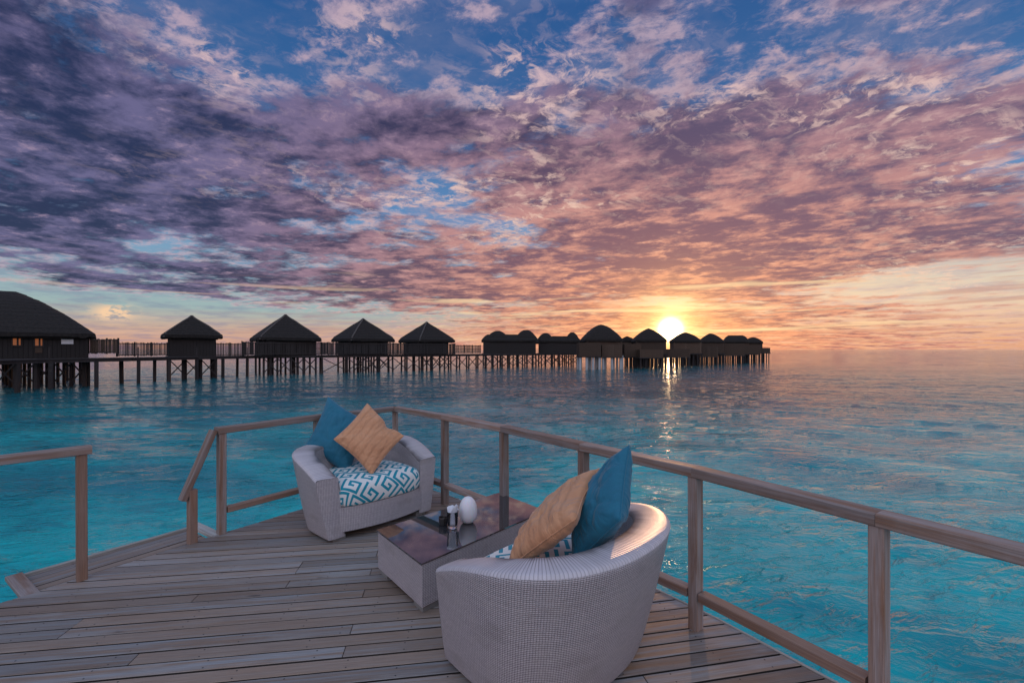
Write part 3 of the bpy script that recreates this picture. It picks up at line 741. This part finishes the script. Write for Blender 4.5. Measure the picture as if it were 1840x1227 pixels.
# ---------------------------------------------------------------- throw pillows
def pillow(name, T, L, Bm, thick, m_, seed, label, dents=(), pinch=.10, kc=1.0):
    T, L, Bm = Vector(T), Vector(L), Vector(Bm)
    cen = (T+Bm)/2; e1 = (T+Bm-L-T); e2 = (L-T)          # T->R, T->L
    e1 = (Bm-L)
    nn = e1.cross(e2).normalized()
    root_loc = cen
    NG = 44; vs, fs, uv = [], [], []
    for side in (1, -1):
        base = len(vs)
        for j in range(NG+1):
            for i in range(NG+1):
                u = -1+2*i/NG; v = -1+2*j/NG
                u_, v_ = math.sin(u*math.pi/2*.96)/math.sin(math.pi/2*.96), math.sin(v*math.pi/2*.96)/math.sin(math.pi/2*.96)
                x = u_*(1-pinch*(1-v_*v_)**1.2); y = v_*(1-pinch*(1-u_*u_)**1.2)
                h = thick*((1-u_*u_)*(1-v_*v_))**.42 if abs(u_) < 1 and abs(v_) < 1 else 0
                w = 1-max(abs(u_), abs(v_))**6
                nz = mn.fractal(Vector((u_*1.3+seed, v_*1.3, seed*3.1+side)), 1, 2, 3)
                rid = 1-abs(mn.noise(Vector((u_*2.2+seed*2, v_*1.0, seed+side*5))))*2
                n2_ = mn.noise(Vector((u_*1.1+v_*2.6+seed, v_*.7-u_*1.9, seed+side*3))); cr = max(0, 1-abs(n2_)*5)**2
                ang_ = math.atan2(v_, u_); rr_ = math.hypot(u_, v_)
                fan = math.cos(ang_*13+seed*3+4*mn.noise(Vector((u_*2, v_*2, seed))))*sstep(rr_, .45, 1.1)
                h += w*thick*(.12*nz + .10*max(rid, 0)**3 - .13*cr + .05*fan)
                sg = 0.0
                for (du, dv, rad, dep, pin) in dents:
                    q = math.exp(-((u_-du)**2+(v_-dv)**2)/rad**2)
                    h *= 1-dep*q
                    x += -pin*q*du; y += -pin*q*dv; sg += 0
                h = max(h, 0)
                p = e1*(x/2)+e2*(y/2)+nn*(side*h)
                vs.append(p); uv.append(((u_+1)*.25, (v_+1)*.25))
        for j in range(NG):
            for i in range(NG):
                a = base+j*(NG+1)+i; q = (a, a+1, a+NG+2, a+NG+1); fs.append(q if side > 0 else q[::-1])
    bm = bmesh.new(); me = bpy.data.meshes.new(name)
    o = mesh(name, vs, fs, m_, None, True, uv)
    bm.from_mesh(o.data); bmesh.ops.remove_doubles(bm, verts=bm.verts, dist=.0004); bmesh.ops.recalc_face_normals(bm, faces=bm.faces)
    bm.to_mesh(o.data); bm.free(); bpy.data.meshes.remove(me)
    o.data.polygons.foreach_set('use_smooth', [True]*len(o.data.polygons))
    o.location = root_loc
    # piped seam as a child
    seam = MB(); pts = []
    for k_ in range(4*24):
        s_, t = divmod(k_, 24); t = -1+2*t/24
        u, v = ((t, -1), (1, t), (-t, 1), (-1, -t))[s_]
        x = u*(1-pinch*(1-v*v)**1.2); y = v*(1-pinch*(1-u*u)**1.2)
        for (du, dv, rad, dep, pin) in dents:
            q = math.exp(-((u-du)**2+(v-dv)**2)/rad**2); x += -pin*q*du; y += -pin*q*dv
        pts.append(e1*(x/2)+e2*(y/2))
    vs, fs = [], []
    m = len(pts)
    for i, p in enumerate(pts):
        d_ = (pts[(i+1) % m]-pts[i-1]).normalized(); r_ = d_.cross(nn).normalized()
        for a in range(5):
            th = 2*math.pi*a/5; vs.append(p+(r_*math.cos(th)+nn*math.sin(th))*.0045)
    for i in range(m):
        for a in range(5): fs.append((i*5+a, i*5+(a+1) % 5, ((i+1) % m)*5+(a+1) % 5, ((i+1) % m)*5+a))
    mesh('piping', vs, fs, m_, o, True, [(v.x, v.y) for v in vs])
    tag(o, label, 'pillow', 'throw pillows on the armchairs')
    return o
def PT(px, py, d): return ((px-920)/F*d, d, PZ(py, d))
pillow('throw_pillow', PT(590, 713, 4.82), PT(546, 805, 4.50), PT(626, 855, 4.42), .095, M['teal'], 1.3,
       'dark blue throw pillow standing on its corner in the far armchair', pinch=.085)
pillow('throw_pillow', PT(660, 725, 4.66), PT(600, 789, 4.36), PT(668, 853, 4.24), .085, M['tan'], 2.7,
       'tan ribbed throw pillow with a dented edge in the far armchair', dents=((.25, -1.0, .30, .5, 0), (.30, -1.05, .22, .0, .16)), pinch=.07)
def edge_pillow(L, T, s_, half, **k):
    L, T = Vector(L), Vector(T); D1 = (T-L).normalized(); c = (L+T)/2
    v = (c-Vector((0, 0, H))).normalized(); D2 = (v-D1*v.dot(D1)).normalized(); n_ = D1.cross(D2)
    D2 = (D2+n_*s_).normalized()
    Nn = c-D2*half
    pillow('throw_pillow', T, Nn, L, **k)
edge_pillow(PT(911, 1022, 2.38), PT(1076, 842, 2.66), .27, .30, thick=.095, m_=M['tan'], seed=5.1,
            label='tan throw pillow slumped across the near armchair in front of the blue one', pinch=.06, dents=((-.9, .2, .35, .35, .06),))
edge_pillow(PT(1030, 1020, 2.42), PT(1131, 800, 2.52), .42, .27, thick=.105, m_=M['teal'], seed=8.4,
            label='bright teal throw pillow propped point up against the back of the near armchair', pinch=.06)

# ---------------------------------------------------------------- low table
tb = empty('coffee_table', (-.36, 3.55, 0), label='low wicker coffee table with a smoked glass top between the armchairs', cat='table')
Lc, Fc, Rc = Vector((-1.0, 3.36)), Vector((-.563, 2.826)), Vector((.276, 3.76)); Bc = Vector((-.124, 4.23))
quad = [Lc, Fc, Rc, Bc]; oc = Vector((-.36, 3.55))
def inset(q, k_):
    c = sum(q, Vector((0, 0)))/4; return [p+(c-p).normalized()*k_ for p in q]
def prism(q, z0, z1):
    vs = [Vector((p.x-oc.x, p.y-oc.y, z0)) for p in q]+[Vector((p.x-oc.x, p.y-oc.y, z1)) for p in q]
    return vs, [(3, 2, 1, 0), (4, 5, 6, 7)]+[(i, (i+1) % 4, 4+(i+1) % 4, 4+i) for i in range(4)]
v_, f_ = prism(quad, .311, .322); mesh('glass_top', v_, f_, M['glass_dark'], tb)
qi = inset(quad, .012); vs, fs, uv = [], [], []
for i in range(4):
    a, b_ = qi[i]-oc, qi[(i+1) % 4]-oc; L_ = (b_-a).length; n0 = len(vs)
    vs += [(a.x, a.y, .042), (b_.x, b_.y, .042), (b_.x, b_.y, .309), (a.x, a.y, .309)]; uv += [(0, .0), (L_, .0), (L_, .255), (0, .255)]
    fs.append((n0, n0+1, n0+2, n0+3))
n0 = len(vs); vs += [(p.x-oc.x, p.y-oc.y, .309) for p in qi]+[(p.x-oc.x, p.y-oc.y, .043) for p in qi]; uv += [(p.x, p.y) for p in qi]*2
fs += [(n0, n0+1, n0+2, n0+3), (n0+7, n0+6, n0+5, n0+4)]
mesh('wicker_base', vs, fs, M['wicker'], tb, False, uv)
for k_ in range(4):
    c4 = sum(quad, Vector((0, 0)))/4; p = qi[k_]; a = qi[(k_+1) % 4]; b_ = qi[k_-1]
    da, db = (a-p).normalized(), (b_-p).normalized(); p0 = p+(da+db)*.012
    q = [p0, p0+da*.12, p0+da*.12+db*.12, p0+db*.12]
    v_, f_ = prism(q, .0005, .041); mesh('foot', v_, f_, M['plinth'], tb)

def lathe(prof, seg=32):
    vs, fs = [], []
    for r, z in prof:
        for i in range(seg): vs.append(Vector((r*math.cos(2*math.pi*i/seg), r*math.sin(2*math.pi*i/seg), z)))
    for k_ in range(len(prof)-1):
        for i in range(seg):
            a = k_*seg+i; b_ = k_*seg+(i+1) % seg; fs.append((a, b_, b_+seg, a+seg))
    return vs, fs
TZ = .3225
prof = []
for i in range(25):
    t = i/24; z = .205*(1-math.cos(math.pi*t))/2
    r = .0725*math.sin(math.pi*min(max(t, 0.0), 1))**.82*(1.05-.17*(z/.205))
    if i == 0: r = .0
    prof.append((r, max(z-.006, 0)))
v_, f_ = lathe(prof, 40)
egg = mesh('egg_lamp', v_, f_, M['white'], None, True); egg.location = (-.338, 3.50, TZ)
tag(egg, 'smooth white egg shaped lamp standing on the glass table', 'lamp')
gl_ = empty('glass_tumbler', (-.442, 3.39, TZ), label='clear glass tumbler with a thick base holding paper napkins', cat='glass')
v_, f_ = lathe([(.036, .0205), (.044, .125), (.0435, .1265), (.0425, .1265), (.0415, .125), (.034, .0205)], 28)
mesh('tumbler_wall', v_, f_, M['thinglass'], gl_, True)
v_, f_ = lathe([(0, 0), (.030, 0), (.034, .003), (.036, .020), (.030, .0175), (0, .016)], 28)
mesh('glass_base', v_, f_, M['glass'], gl_, True)
nk = empty('paper_napkin', (-.442, 3.39, TZ), label='folded white paper napkins stuffed upright in the glass tumbler', cat='napkin')
for k_, (a, w, hh, o_, tl) in enumerate(((.2, .072, .165, -.008, .16), (.5, .066, .180, .004, -.16), (-.15, .062, .158, .012, .26))):
    vs, fs = [], []
    for j in range(9):
        for i in range(7):
            s_ = i/6-.5; t = j/8
            x = s_*w*(.62+.5*t); y = o_+.006*math.sin(s_*14+k_*2)+tl*.12*t
            z = .022+(hh-.022)*t - (.02*abs(s_+.25)*2 if k_ != 1 else .035*abs(s_-.3)*2)*t
            vs.append(Vector((x*math.cos(a)-y*math.sin(a), x*math.sin(a)+y*math.cos(a), z)))
    for j in range(8):
        for i in range(6): q = j*7+i; fs.append((q, q+1, q+8, q+7))
    o = mesh('sheet', vs, fs, M['paper'], nk, True); md = o.modifiers.new('thickness', 'SOLIDIFY'); md.thickness = .0025
v_, f_ = lathe([(0, 0), (.027, 0), (.032, .004), (.035, .05), (.036, .058), (.033, .058), (.031, .05), (.027, .008), (0, .007)], 28)
cup = mesh('ash_bowl', v_, f_, M['black'], None, True); cup.location = (-.522, 3.46, TZ)
tag(cup, 'small dark round bowl beside the tumbler on the glass table', 'bowl')

# ---------------------------------------------------------------- jetty
PZD = H-.80                        # walking level of the far jetty
path = [(-60, 33), (0, 36), (60, 39), (224, 45.5), (345, 53), (447, 60), (570, 65.5), (705, 72), (817, 79), (880, 86), (1042, 98)]
pw = [Vector(P2(a, b_)) for a, b_ in path]
jet = empty('jetty', (pw[0].x, pw[0].y, 0), label='long dark timber jetty on piles linking the thatched huts across the lagoon', cat='jetty')
ji = Matrix.Translation((-pw[0].x, -pw[0].y, 0))
acc = 0; nxt = 0
samples = []
for a, b_ in zip(pw[:-1], pw[1:]):
    d_ = (b_-a); L_ = d_.length; d_.normalize(); n_ = Vector((-d_.y, d_.x))
    if n_.y > 0: n_ = -n_
    e = d_*.0
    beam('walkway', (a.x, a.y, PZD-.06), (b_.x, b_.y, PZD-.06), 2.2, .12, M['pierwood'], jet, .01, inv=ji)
    for o_ in (-.95, .95):
        q0, q1 = a+n_*o_, b_+n_*o_
        beam('bearer', (q0.x, q0.y, PZD-.24), (q1.x, q1.y, PZD-.24), .16, .23, M['pierwood'], jet, .01, inv=ji)
    while nxt < acc+L_:
        t = nxt-acc; samples.append((a+d_*t, d_, n_)); nxt += 3.4 if nxt < 38 else 2.3
    acc += L_
hi = Vector((0, 0, 0))
for k_, (p, d_, n_) in enumerate(samples):
    for o_ in (-.95, .95):
        q = p+n_*(-o_) + d_*random.uniform(-.1, .1)
        w_ = .30 if k_ < 9 else .24
        beam('pile', (q.x, q.y, WZ-1), (q.x+random.uniform(-.05, .05), q.y, PZD-.36), w_, w_, M['pierwood'], jet, .05, roll=random.random(), inv=ji)
    if k_ > 10 and k_+1 < len(samples):
        p2 = samples[k_+1][0]; mb = MB(); o_ = n_*1.08
        a0, a1 = p+o_, p2+o_
        mb.bar((a0.x, a0.y, WZ+.3), (a1.x, a1.y, PZD-.5), .10, .10)
        o2 = n_*1.2; a0, a1 = p+o2, p2+o2
        mb.bar((a0.x, a0.y, PZD-.5), (a1.x, a1.y, WZ+.3), .10, .10)
        mb.v = [Vector(v)-Vector((pw[0].x, pw[0].y, 0)) for v in mb.v]
        mb.build('cross_brace', M['pierwood'], jet)
    # handrail posts along the near side
    if k_ % 2 == 0 and k_ < 14:
        q = p+n_*.98
        beam('rail_post', (q.x, q.y, PZD), (q.x, q.y, PZD+1.05), .09, .09, M['pierwood'], jet, .01, inv=ji)

# ---------------------------------------------------------------- huts
def roof_mesh(name, W, D, z0, z1, parent, power=1.0, ridge=0.0, rnd=.25, seed=1, apex_shift=0.0, over=.35, fringe=.28, caps=False):
    """hipped thatch: rings of a rounded rectangle drawn in towards the peak or ridge"""
    vs, fs = [], []; rows = 13; per = 96
    def rect(t):           # t along the perimeter, unit rectangle with rounded corners
        a = 2*math.pi*t; c_, s_ = math.cos(a), math.sin(a); e = 2/9.0
        return Vector((math.copysign(abs(c_)**e, c_), math.copysign(abs(s_)**e, s_)))
    # perimeter samples denser at corners
    hgt = z1-z0
    ring_def = [(1.0-.03, -fringe-.10), (1.012, -fringe)]
    for j in range(rows+1):
        t = j/rows
        r = 1-t
        z = 1-(r**power) if power != 1 else t
        ring_def.append((max(r, .012), z*hgt))
        if 0 < j < rows-1: ring_def.append((max(r-.006, .012), z*hgt+.05))
    for j, (r, z) in enumerate(ring_def):
        for i in range(per):
            q = rect(i/per)
            k_ = sstep(r, 0, .35)
            c_ = Vector((math.cos(2*math.pi*i/per), math.sin(2*math.pi*i/per)))
            q = c_.lerp(q, k_*(1-rnd)+rnd*k_*k_)
            x = q.x*(ridge+(W/2-ridge)*r); y = q.y*(D/2)*r
            nz = mn.noise(Vector((x*.9+seed*7, y*.9, z*.9)))
            zz = z + .05*nz
            if j <= 1: zz += .10*mn.noise(Vector((x*5, y*5, seed)))-.13*random.random()
            vs.append(Vector((x+.03*nz, y+.03*nz, z0+zz)))
    n = len(ring_def)
    if caps:
        for q_ in (12, 36, 60, 84):
            hc = MB(); pp = [vs[j*per+q_]+Vector((0, 0, .07)) for j in range(1, n, 2)]+[vs[(n-1)*per+q_]+Vector((0, 0, .05))]
            for a_, b_ in zip(pp[:-1], pp[1:]):
                if (b_-a_).length > .01: hc.bar(a_, b_, .20, .12)
            hc.build('ridge_cap', M['bamboo'], parent)
    for j in range(n-1):
        for i in range(per):
            a = j*per+i; b_ = j*per+(i+1) % per; fs.append((a, b_, b_+per, a+per))
    fs.append(tuple(range(per-1, -1, -1))); fs.append(tuple((n-1)*per+i for i in range(per)))
    return mesh(name, vs, fs, M['thatch'], parent, False)
def plank_box(name, x0, x1, y0, y1, z0, z1, pitch, m_, parent, dep=.03):
    mb = MB(); mb.box(x0+.04, x1-.04, y0+.04, y1-.04, z0, z1-.02)
    for (a, b_, fx) in ((x0, x1, True), (y0, y1, False)):
        n = max(2, int((b_-a)/pitch)); st = (b_-a)/n
        for i in range(n):
            s0, s1 = a+i*st+.012, a+(i+1)*st-.012
            for e in (0, 1):
                dd = random.uniform(.008, dep); zt = z1+random.uniform(-.02, .02)
                if fx:
                    y = (y0, y1)[e]; mb.box(s0, s1, *( (y-dd, y+.045) if e == 0 else (y-.045, y+dd)), z0, zt)
                else:
                    x = (x0, x1)[e]; mb.box(*((x-dd, x+.045) if e == 0 else (x-.045, x+dd)), s0+.05, s1-.05, z0, zt)
    o = mb.build(name, m_, parent); return o
def hut(label, cx, d, yap, yeave, wl, wr, phi=5, power=1.0, wallf=.80, base_y=None, wall='hutwall', piles=(3, 3), pilem='pierwood',
        ridge=0.0, depth=None, seed=1, name='thatched_hut', rnd=.25, group='thatched huts over the lagoon', pile_w=.28, brace=True, zb=None, peaks=None):
    ph = R(phi); tl, tr = math.atan((wl-920)/F), math.atan((wr-920)/F); b = (tl+tr)/2
    rf = d/math.cos(b); Wt = 2*rf*math.tan((tr-tl)/2)
    s_ = Wt/(math.cos(ph)+math.sin(ph))
    D = depth or s_; rc = rf+D*.5; c = (rc*math.sin(b), rc*math.cos(b))
    z1 = PZ(yap, rc*math.cos(b)); z0 = PZ(yeave, rf*math.cos(b)+.3); zb_ = PZD if zb is None else zb
    root = empty(name, (c[0], c[1], zb_), ph-b, label=label, cat='hut', group=group)
    r_ = roof_mesh('roof', s_*1.0, D, z0-zb_+.25, z1-zb_, root, power, ridge, rnd, seed, caps=(power == 1.0))
    w_ = s_*wallf/2; dw = D*wallf/2
    plank_box('wall', -w_, w_, -dw, dw, .0, z0-zb_+.35, .30, M[wall], root)
    fb = MB(); fb.box(-w_-.25, w_+.25, -dw-.25, dw+.25, -.26, -.004); fb.build('floor_platform', M['pierwood'], root)
    nx, ny = piles
    for i in range(nx):
        for j in range(ny):
            x = lerp(-w_, w_, i/(nx-1)); y = lerp(-dw, dw, j/(ny-1))
            v_, f_ = lathe([(0, WZ-1-zb_), (pile_w/2, WZ-1-zb_), (pile_w/2, -.27), (0, -.27)], 10)
            o = mesh('pile', v_, f_, M[pilem], root, False); o.location = (x, y, 0)
        if brace and i+1 < nx:
            x1 = lerp(-w_, w_, (i+1)/(nx-1)); x0 = lerp(-w_, w_, i/(nx-1)); mb = MB()
            mb.bar((x0, -dw-.16, WZ-zb_+.4), (x1, -dw-.16, -.4), .11); mb.bar((x0, -dw-.28, -.4), (x1, -dw-.28, WZ-zb_+.4), .11)
            mb.build('cross_brace', M['pierwood'], root)
    return root, s_, D, w_, dw, z0-zb_
# huts along the jetty
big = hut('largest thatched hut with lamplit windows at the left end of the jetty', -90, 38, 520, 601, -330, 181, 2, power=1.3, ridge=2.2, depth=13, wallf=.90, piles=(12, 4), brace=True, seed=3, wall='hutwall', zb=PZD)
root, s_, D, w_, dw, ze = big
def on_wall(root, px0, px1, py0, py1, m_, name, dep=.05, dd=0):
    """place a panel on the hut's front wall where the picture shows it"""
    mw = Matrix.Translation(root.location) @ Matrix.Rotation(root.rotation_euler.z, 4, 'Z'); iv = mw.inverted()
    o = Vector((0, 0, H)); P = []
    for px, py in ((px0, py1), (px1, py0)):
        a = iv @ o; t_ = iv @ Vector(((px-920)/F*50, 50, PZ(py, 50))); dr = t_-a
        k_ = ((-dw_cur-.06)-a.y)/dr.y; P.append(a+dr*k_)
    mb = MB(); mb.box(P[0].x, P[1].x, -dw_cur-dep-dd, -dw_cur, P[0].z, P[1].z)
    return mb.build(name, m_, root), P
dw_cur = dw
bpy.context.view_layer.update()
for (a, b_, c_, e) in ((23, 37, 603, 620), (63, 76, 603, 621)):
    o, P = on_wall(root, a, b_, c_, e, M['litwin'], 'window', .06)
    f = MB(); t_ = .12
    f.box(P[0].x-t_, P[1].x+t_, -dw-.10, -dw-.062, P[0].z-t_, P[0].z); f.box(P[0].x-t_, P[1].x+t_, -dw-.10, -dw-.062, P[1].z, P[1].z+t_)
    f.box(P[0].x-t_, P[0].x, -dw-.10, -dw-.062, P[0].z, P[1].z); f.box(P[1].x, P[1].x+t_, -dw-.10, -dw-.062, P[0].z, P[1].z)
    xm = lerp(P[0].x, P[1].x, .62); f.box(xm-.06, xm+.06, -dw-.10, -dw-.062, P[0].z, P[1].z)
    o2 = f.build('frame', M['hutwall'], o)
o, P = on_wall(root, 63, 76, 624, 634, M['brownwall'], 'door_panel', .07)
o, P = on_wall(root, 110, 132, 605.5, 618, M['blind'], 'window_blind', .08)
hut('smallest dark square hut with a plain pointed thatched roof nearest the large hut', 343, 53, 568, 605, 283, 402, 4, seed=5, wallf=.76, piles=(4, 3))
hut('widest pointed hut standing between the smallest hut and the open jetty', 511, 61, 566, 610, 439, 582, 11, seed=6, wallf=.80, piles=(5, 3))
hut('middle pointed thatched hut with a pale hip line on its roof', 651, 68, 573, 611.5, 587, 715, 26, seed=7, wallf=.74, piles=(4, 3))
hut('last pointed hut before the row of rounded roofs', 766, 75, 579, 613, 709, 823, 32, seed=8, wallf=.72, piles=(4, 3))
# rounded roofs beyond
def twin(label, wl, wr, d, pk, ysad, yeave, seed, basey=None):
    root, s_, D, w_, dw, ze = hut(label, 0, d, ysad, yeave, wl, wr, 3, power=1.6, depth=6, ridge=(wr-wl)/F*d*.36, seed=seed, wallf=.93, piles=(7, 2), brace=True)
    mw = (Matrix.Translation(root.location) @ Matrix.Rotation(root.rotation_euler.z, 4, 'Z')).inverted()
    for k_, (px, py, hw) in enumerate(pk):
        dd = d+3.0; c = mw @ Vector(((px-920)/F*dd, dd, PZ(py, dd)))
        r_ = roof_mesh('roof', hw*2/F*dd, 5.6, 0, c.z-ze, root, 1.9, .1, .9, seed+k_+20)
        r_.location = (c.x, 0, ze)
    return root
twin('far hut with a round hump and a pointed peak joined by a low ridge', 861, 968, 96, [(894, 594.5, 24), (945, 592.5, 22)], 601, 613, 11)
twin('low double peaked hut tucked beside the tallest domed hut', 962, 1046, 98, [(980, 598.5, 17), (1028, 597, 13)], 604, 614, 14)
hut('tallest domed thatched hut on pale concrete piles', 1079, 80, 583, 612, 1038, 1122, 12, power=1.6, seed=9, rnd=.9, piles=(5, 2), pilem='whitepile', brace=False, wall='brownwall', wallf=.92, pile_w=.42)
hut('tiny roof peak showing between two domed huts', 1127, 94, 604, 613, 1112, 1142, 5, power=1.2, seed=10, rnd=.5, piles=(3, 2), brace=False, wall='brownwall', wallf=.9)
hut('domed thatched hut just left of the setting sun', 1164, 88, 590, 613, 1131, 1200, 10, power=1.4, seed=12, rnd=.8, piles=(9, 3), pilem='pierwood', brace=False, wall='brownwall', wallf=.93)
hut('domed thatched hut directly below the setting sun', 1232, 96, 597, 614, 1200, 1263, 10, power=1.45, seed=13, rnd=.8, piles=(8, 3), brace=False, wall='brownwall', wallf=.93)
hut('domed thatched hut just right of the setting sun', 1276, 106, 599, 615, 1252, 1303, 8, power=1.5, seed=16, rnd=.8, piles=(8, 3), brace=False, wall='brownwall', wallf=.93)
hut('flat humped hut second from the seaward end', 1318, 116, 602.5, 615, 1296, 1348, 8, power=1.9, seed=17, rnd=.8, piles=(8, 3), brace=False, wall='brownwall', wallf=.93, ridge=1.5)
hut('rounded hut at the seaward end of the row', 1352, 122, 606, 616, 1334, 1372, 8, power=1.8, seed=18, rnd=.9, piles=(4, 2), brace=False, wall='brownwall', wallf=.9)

# ---------------------------------------------------------------- screens and terraces
def screen(name, px0, d0, px1, d1, z0, z1, pitch, gap, m_, label, posts=4, rails=3, group='slatted screens on the jetty', cat='fence'):
    a, b_ = Vector(P2(px0, d0)), Vector(P2(px1, d1)); L_ = (b_-a).length
    root = empty(name, (a.x, a.y, z0), math.atan2(b_.y-a.y, b_.x-a.x), label=label, cat=cat, group=group)
    mb = MB(); n = max(3, int(L_/pitch))
    for i in range(n):
        x = i*L_/n; w_ = L_/n*(1-gap)*random.uniform(.6, 1.15); o_ = random.uniform(-.012, .012)
        mb.box(x, min(x+w_, L_), -.015+o_, .015+o_, random.uniform(.02, .1), z1-z0+random.uniform(-.05, .05))
    s_ = mb.build('slats', m_, root); s_['kind'] = 'stuff'
    for i in range(posts):
        x = L_*i/(posts-1); m2 = MB(); m2.box(x-.055, x+.055, .02, .13, 0, z1-z0+.08); m2.build('post', M['pierwood'], root)
    for i in range(rails):
        z = (z1-z0)*(.12+.8*i/(max(rails-1, 1))); m2 = MB(); m2.box(0, L_, -.07, -.02, z-.035, z+.035); m2.build('rail', M['pierwood'], root)
    return root
screen('terrace_screen', 150, 44, 211, 43, PZ(636, 43.5), PZ(609, 43.5), .16, .12, M['brownwall'], 'brown slatted terrace screen beside the largest hut', 4, 2)
screen('bamboo_screen', 211, 47, 301, 52, PZ(640, 50), PZ(616, 50), .14, .34, M['bamboo'], 'see-through bamboo screen between the terrace and the smallest hut', 4, 2)
screen('bamboo_screen', 388, 56, 438, 59, PZ(640, 58), PZ(616.5, 58), .15, .34, M['bamboo'], 'short bamboo screen between the smallest and the widest hut', 3, 2)
screen('plank_screen', 435, 57.5, 568, 64.0, PZ(638.5, 61), PZ(614.5, 61), .20, .06, M['hutwall'], 'closed plank screen in front of the widest pointed hut', 6, 2)
screen('bamboo_screen', 566, 66, 590, 67, PZ(638, 66), PZ(615, 66), .22, .35, M['bamboo'], 'narrow bamboo screen right of the widest pointed hut', 2, 3)
screen('plank_screen', 578, 64.6, 700, 70.2, PZ(637.5, 68), PZ(616, 68), .20, .06, M['hutwall'], 'closed plank screen in front of the hut with the pale hip line', 6, 2)
screen('plank_screen', 702, 70.4, 818, 77.2, PZ(637, 75), PZ(617, 75), .20, .06, M['hutwall'], 'closed plank screen in front of the last pointed hut', 6, 2)
screen('bamboo_screen', 818, 81, 864, 88, PZ(635, 84), PZ(620, 84), .22, .40, M['bamboo'], 'bamboo screen between the last pointed hut and the double roofs', 4, 3)
# verandas in front of the rounded huts
def veranda(px0, px1, d, y0, y1, label, m_='brownwall', n=5, pm='pierwood', dep=3.2, pw_=.26):
    a, b_ = Vector(P2(px0, d)), Vector(P2(px1, d)); z0, z1 = PZ(y1, d), PZ(y0, d); w_ = (b_.x-a.x)
    root = empty('veranda', (a.x+w_/2, d+dep/2, z0), 0, label=label, cat='veranda', group='verandas of the rounded huts')
    plank_box('parapet', -w_/2, w_/2, -dep/2, dep/2, .0, z1-z0, .26, M[m_], root)
    fb = MB(); fb.box(-w_/2-.1, w_/2+.1, -dep/2-.1, dep/2, -.2, -.005); fb.build('floor_platform', M['pierwood'], root)
    for i in range(n):
        v_, f_ = lathe([(0, WZ-1-z0), (pw_/2, WZ-1-z0), (pw_/2, -.21), (0, -.21)], 10)
        o = mesh('pile', v_, f_, M[pm], root); o.location = (lerp(-w_/2+.2, w_/2-.2, i/(n-1)), -dep/2+.3, 0)
        if i % 2 == 0:
            o2 = o.copy(); col.objects.link(o2); o2.location = (o.location.x, dep/2-.3, 0)
    return root
veranda(1041, 1080, 77, 616, 640, 'planked veranda below the tallest dome, left part', n=4, pm='whitepile', pw_=.42)
veranda(1082, 1118, 78.5, 619, 641, 'planked veranda below the tallest dome, right part', n=3, pm='whitepile', pw_=.40)
veranda(1122, 1152, 84, 618, 641, 'dim veranda between the tallest dome and the sun', n=4)
veranda(1150, 1192, 82, 628, 642, 'low open veranda left of the sun', n=5)
veranda(1194, 1240, 90, 627, 641, 'low veranda right under the sun', n=5)
veranda(1243, 1290, 98, 622, 640, 'veranda with parapet right of the sun', n=6)
veranda(1292, 1338, 108, 617, 638, 'tall walled veranda near the seaward end', n=6)
veranda(1338, 1366, 114, 620, 636, 'small veranda second from the seaward end', n=5)
veranda(1364, 1384, 122, 625, 634, 'last open platform at the seaward end of the row', n=5)
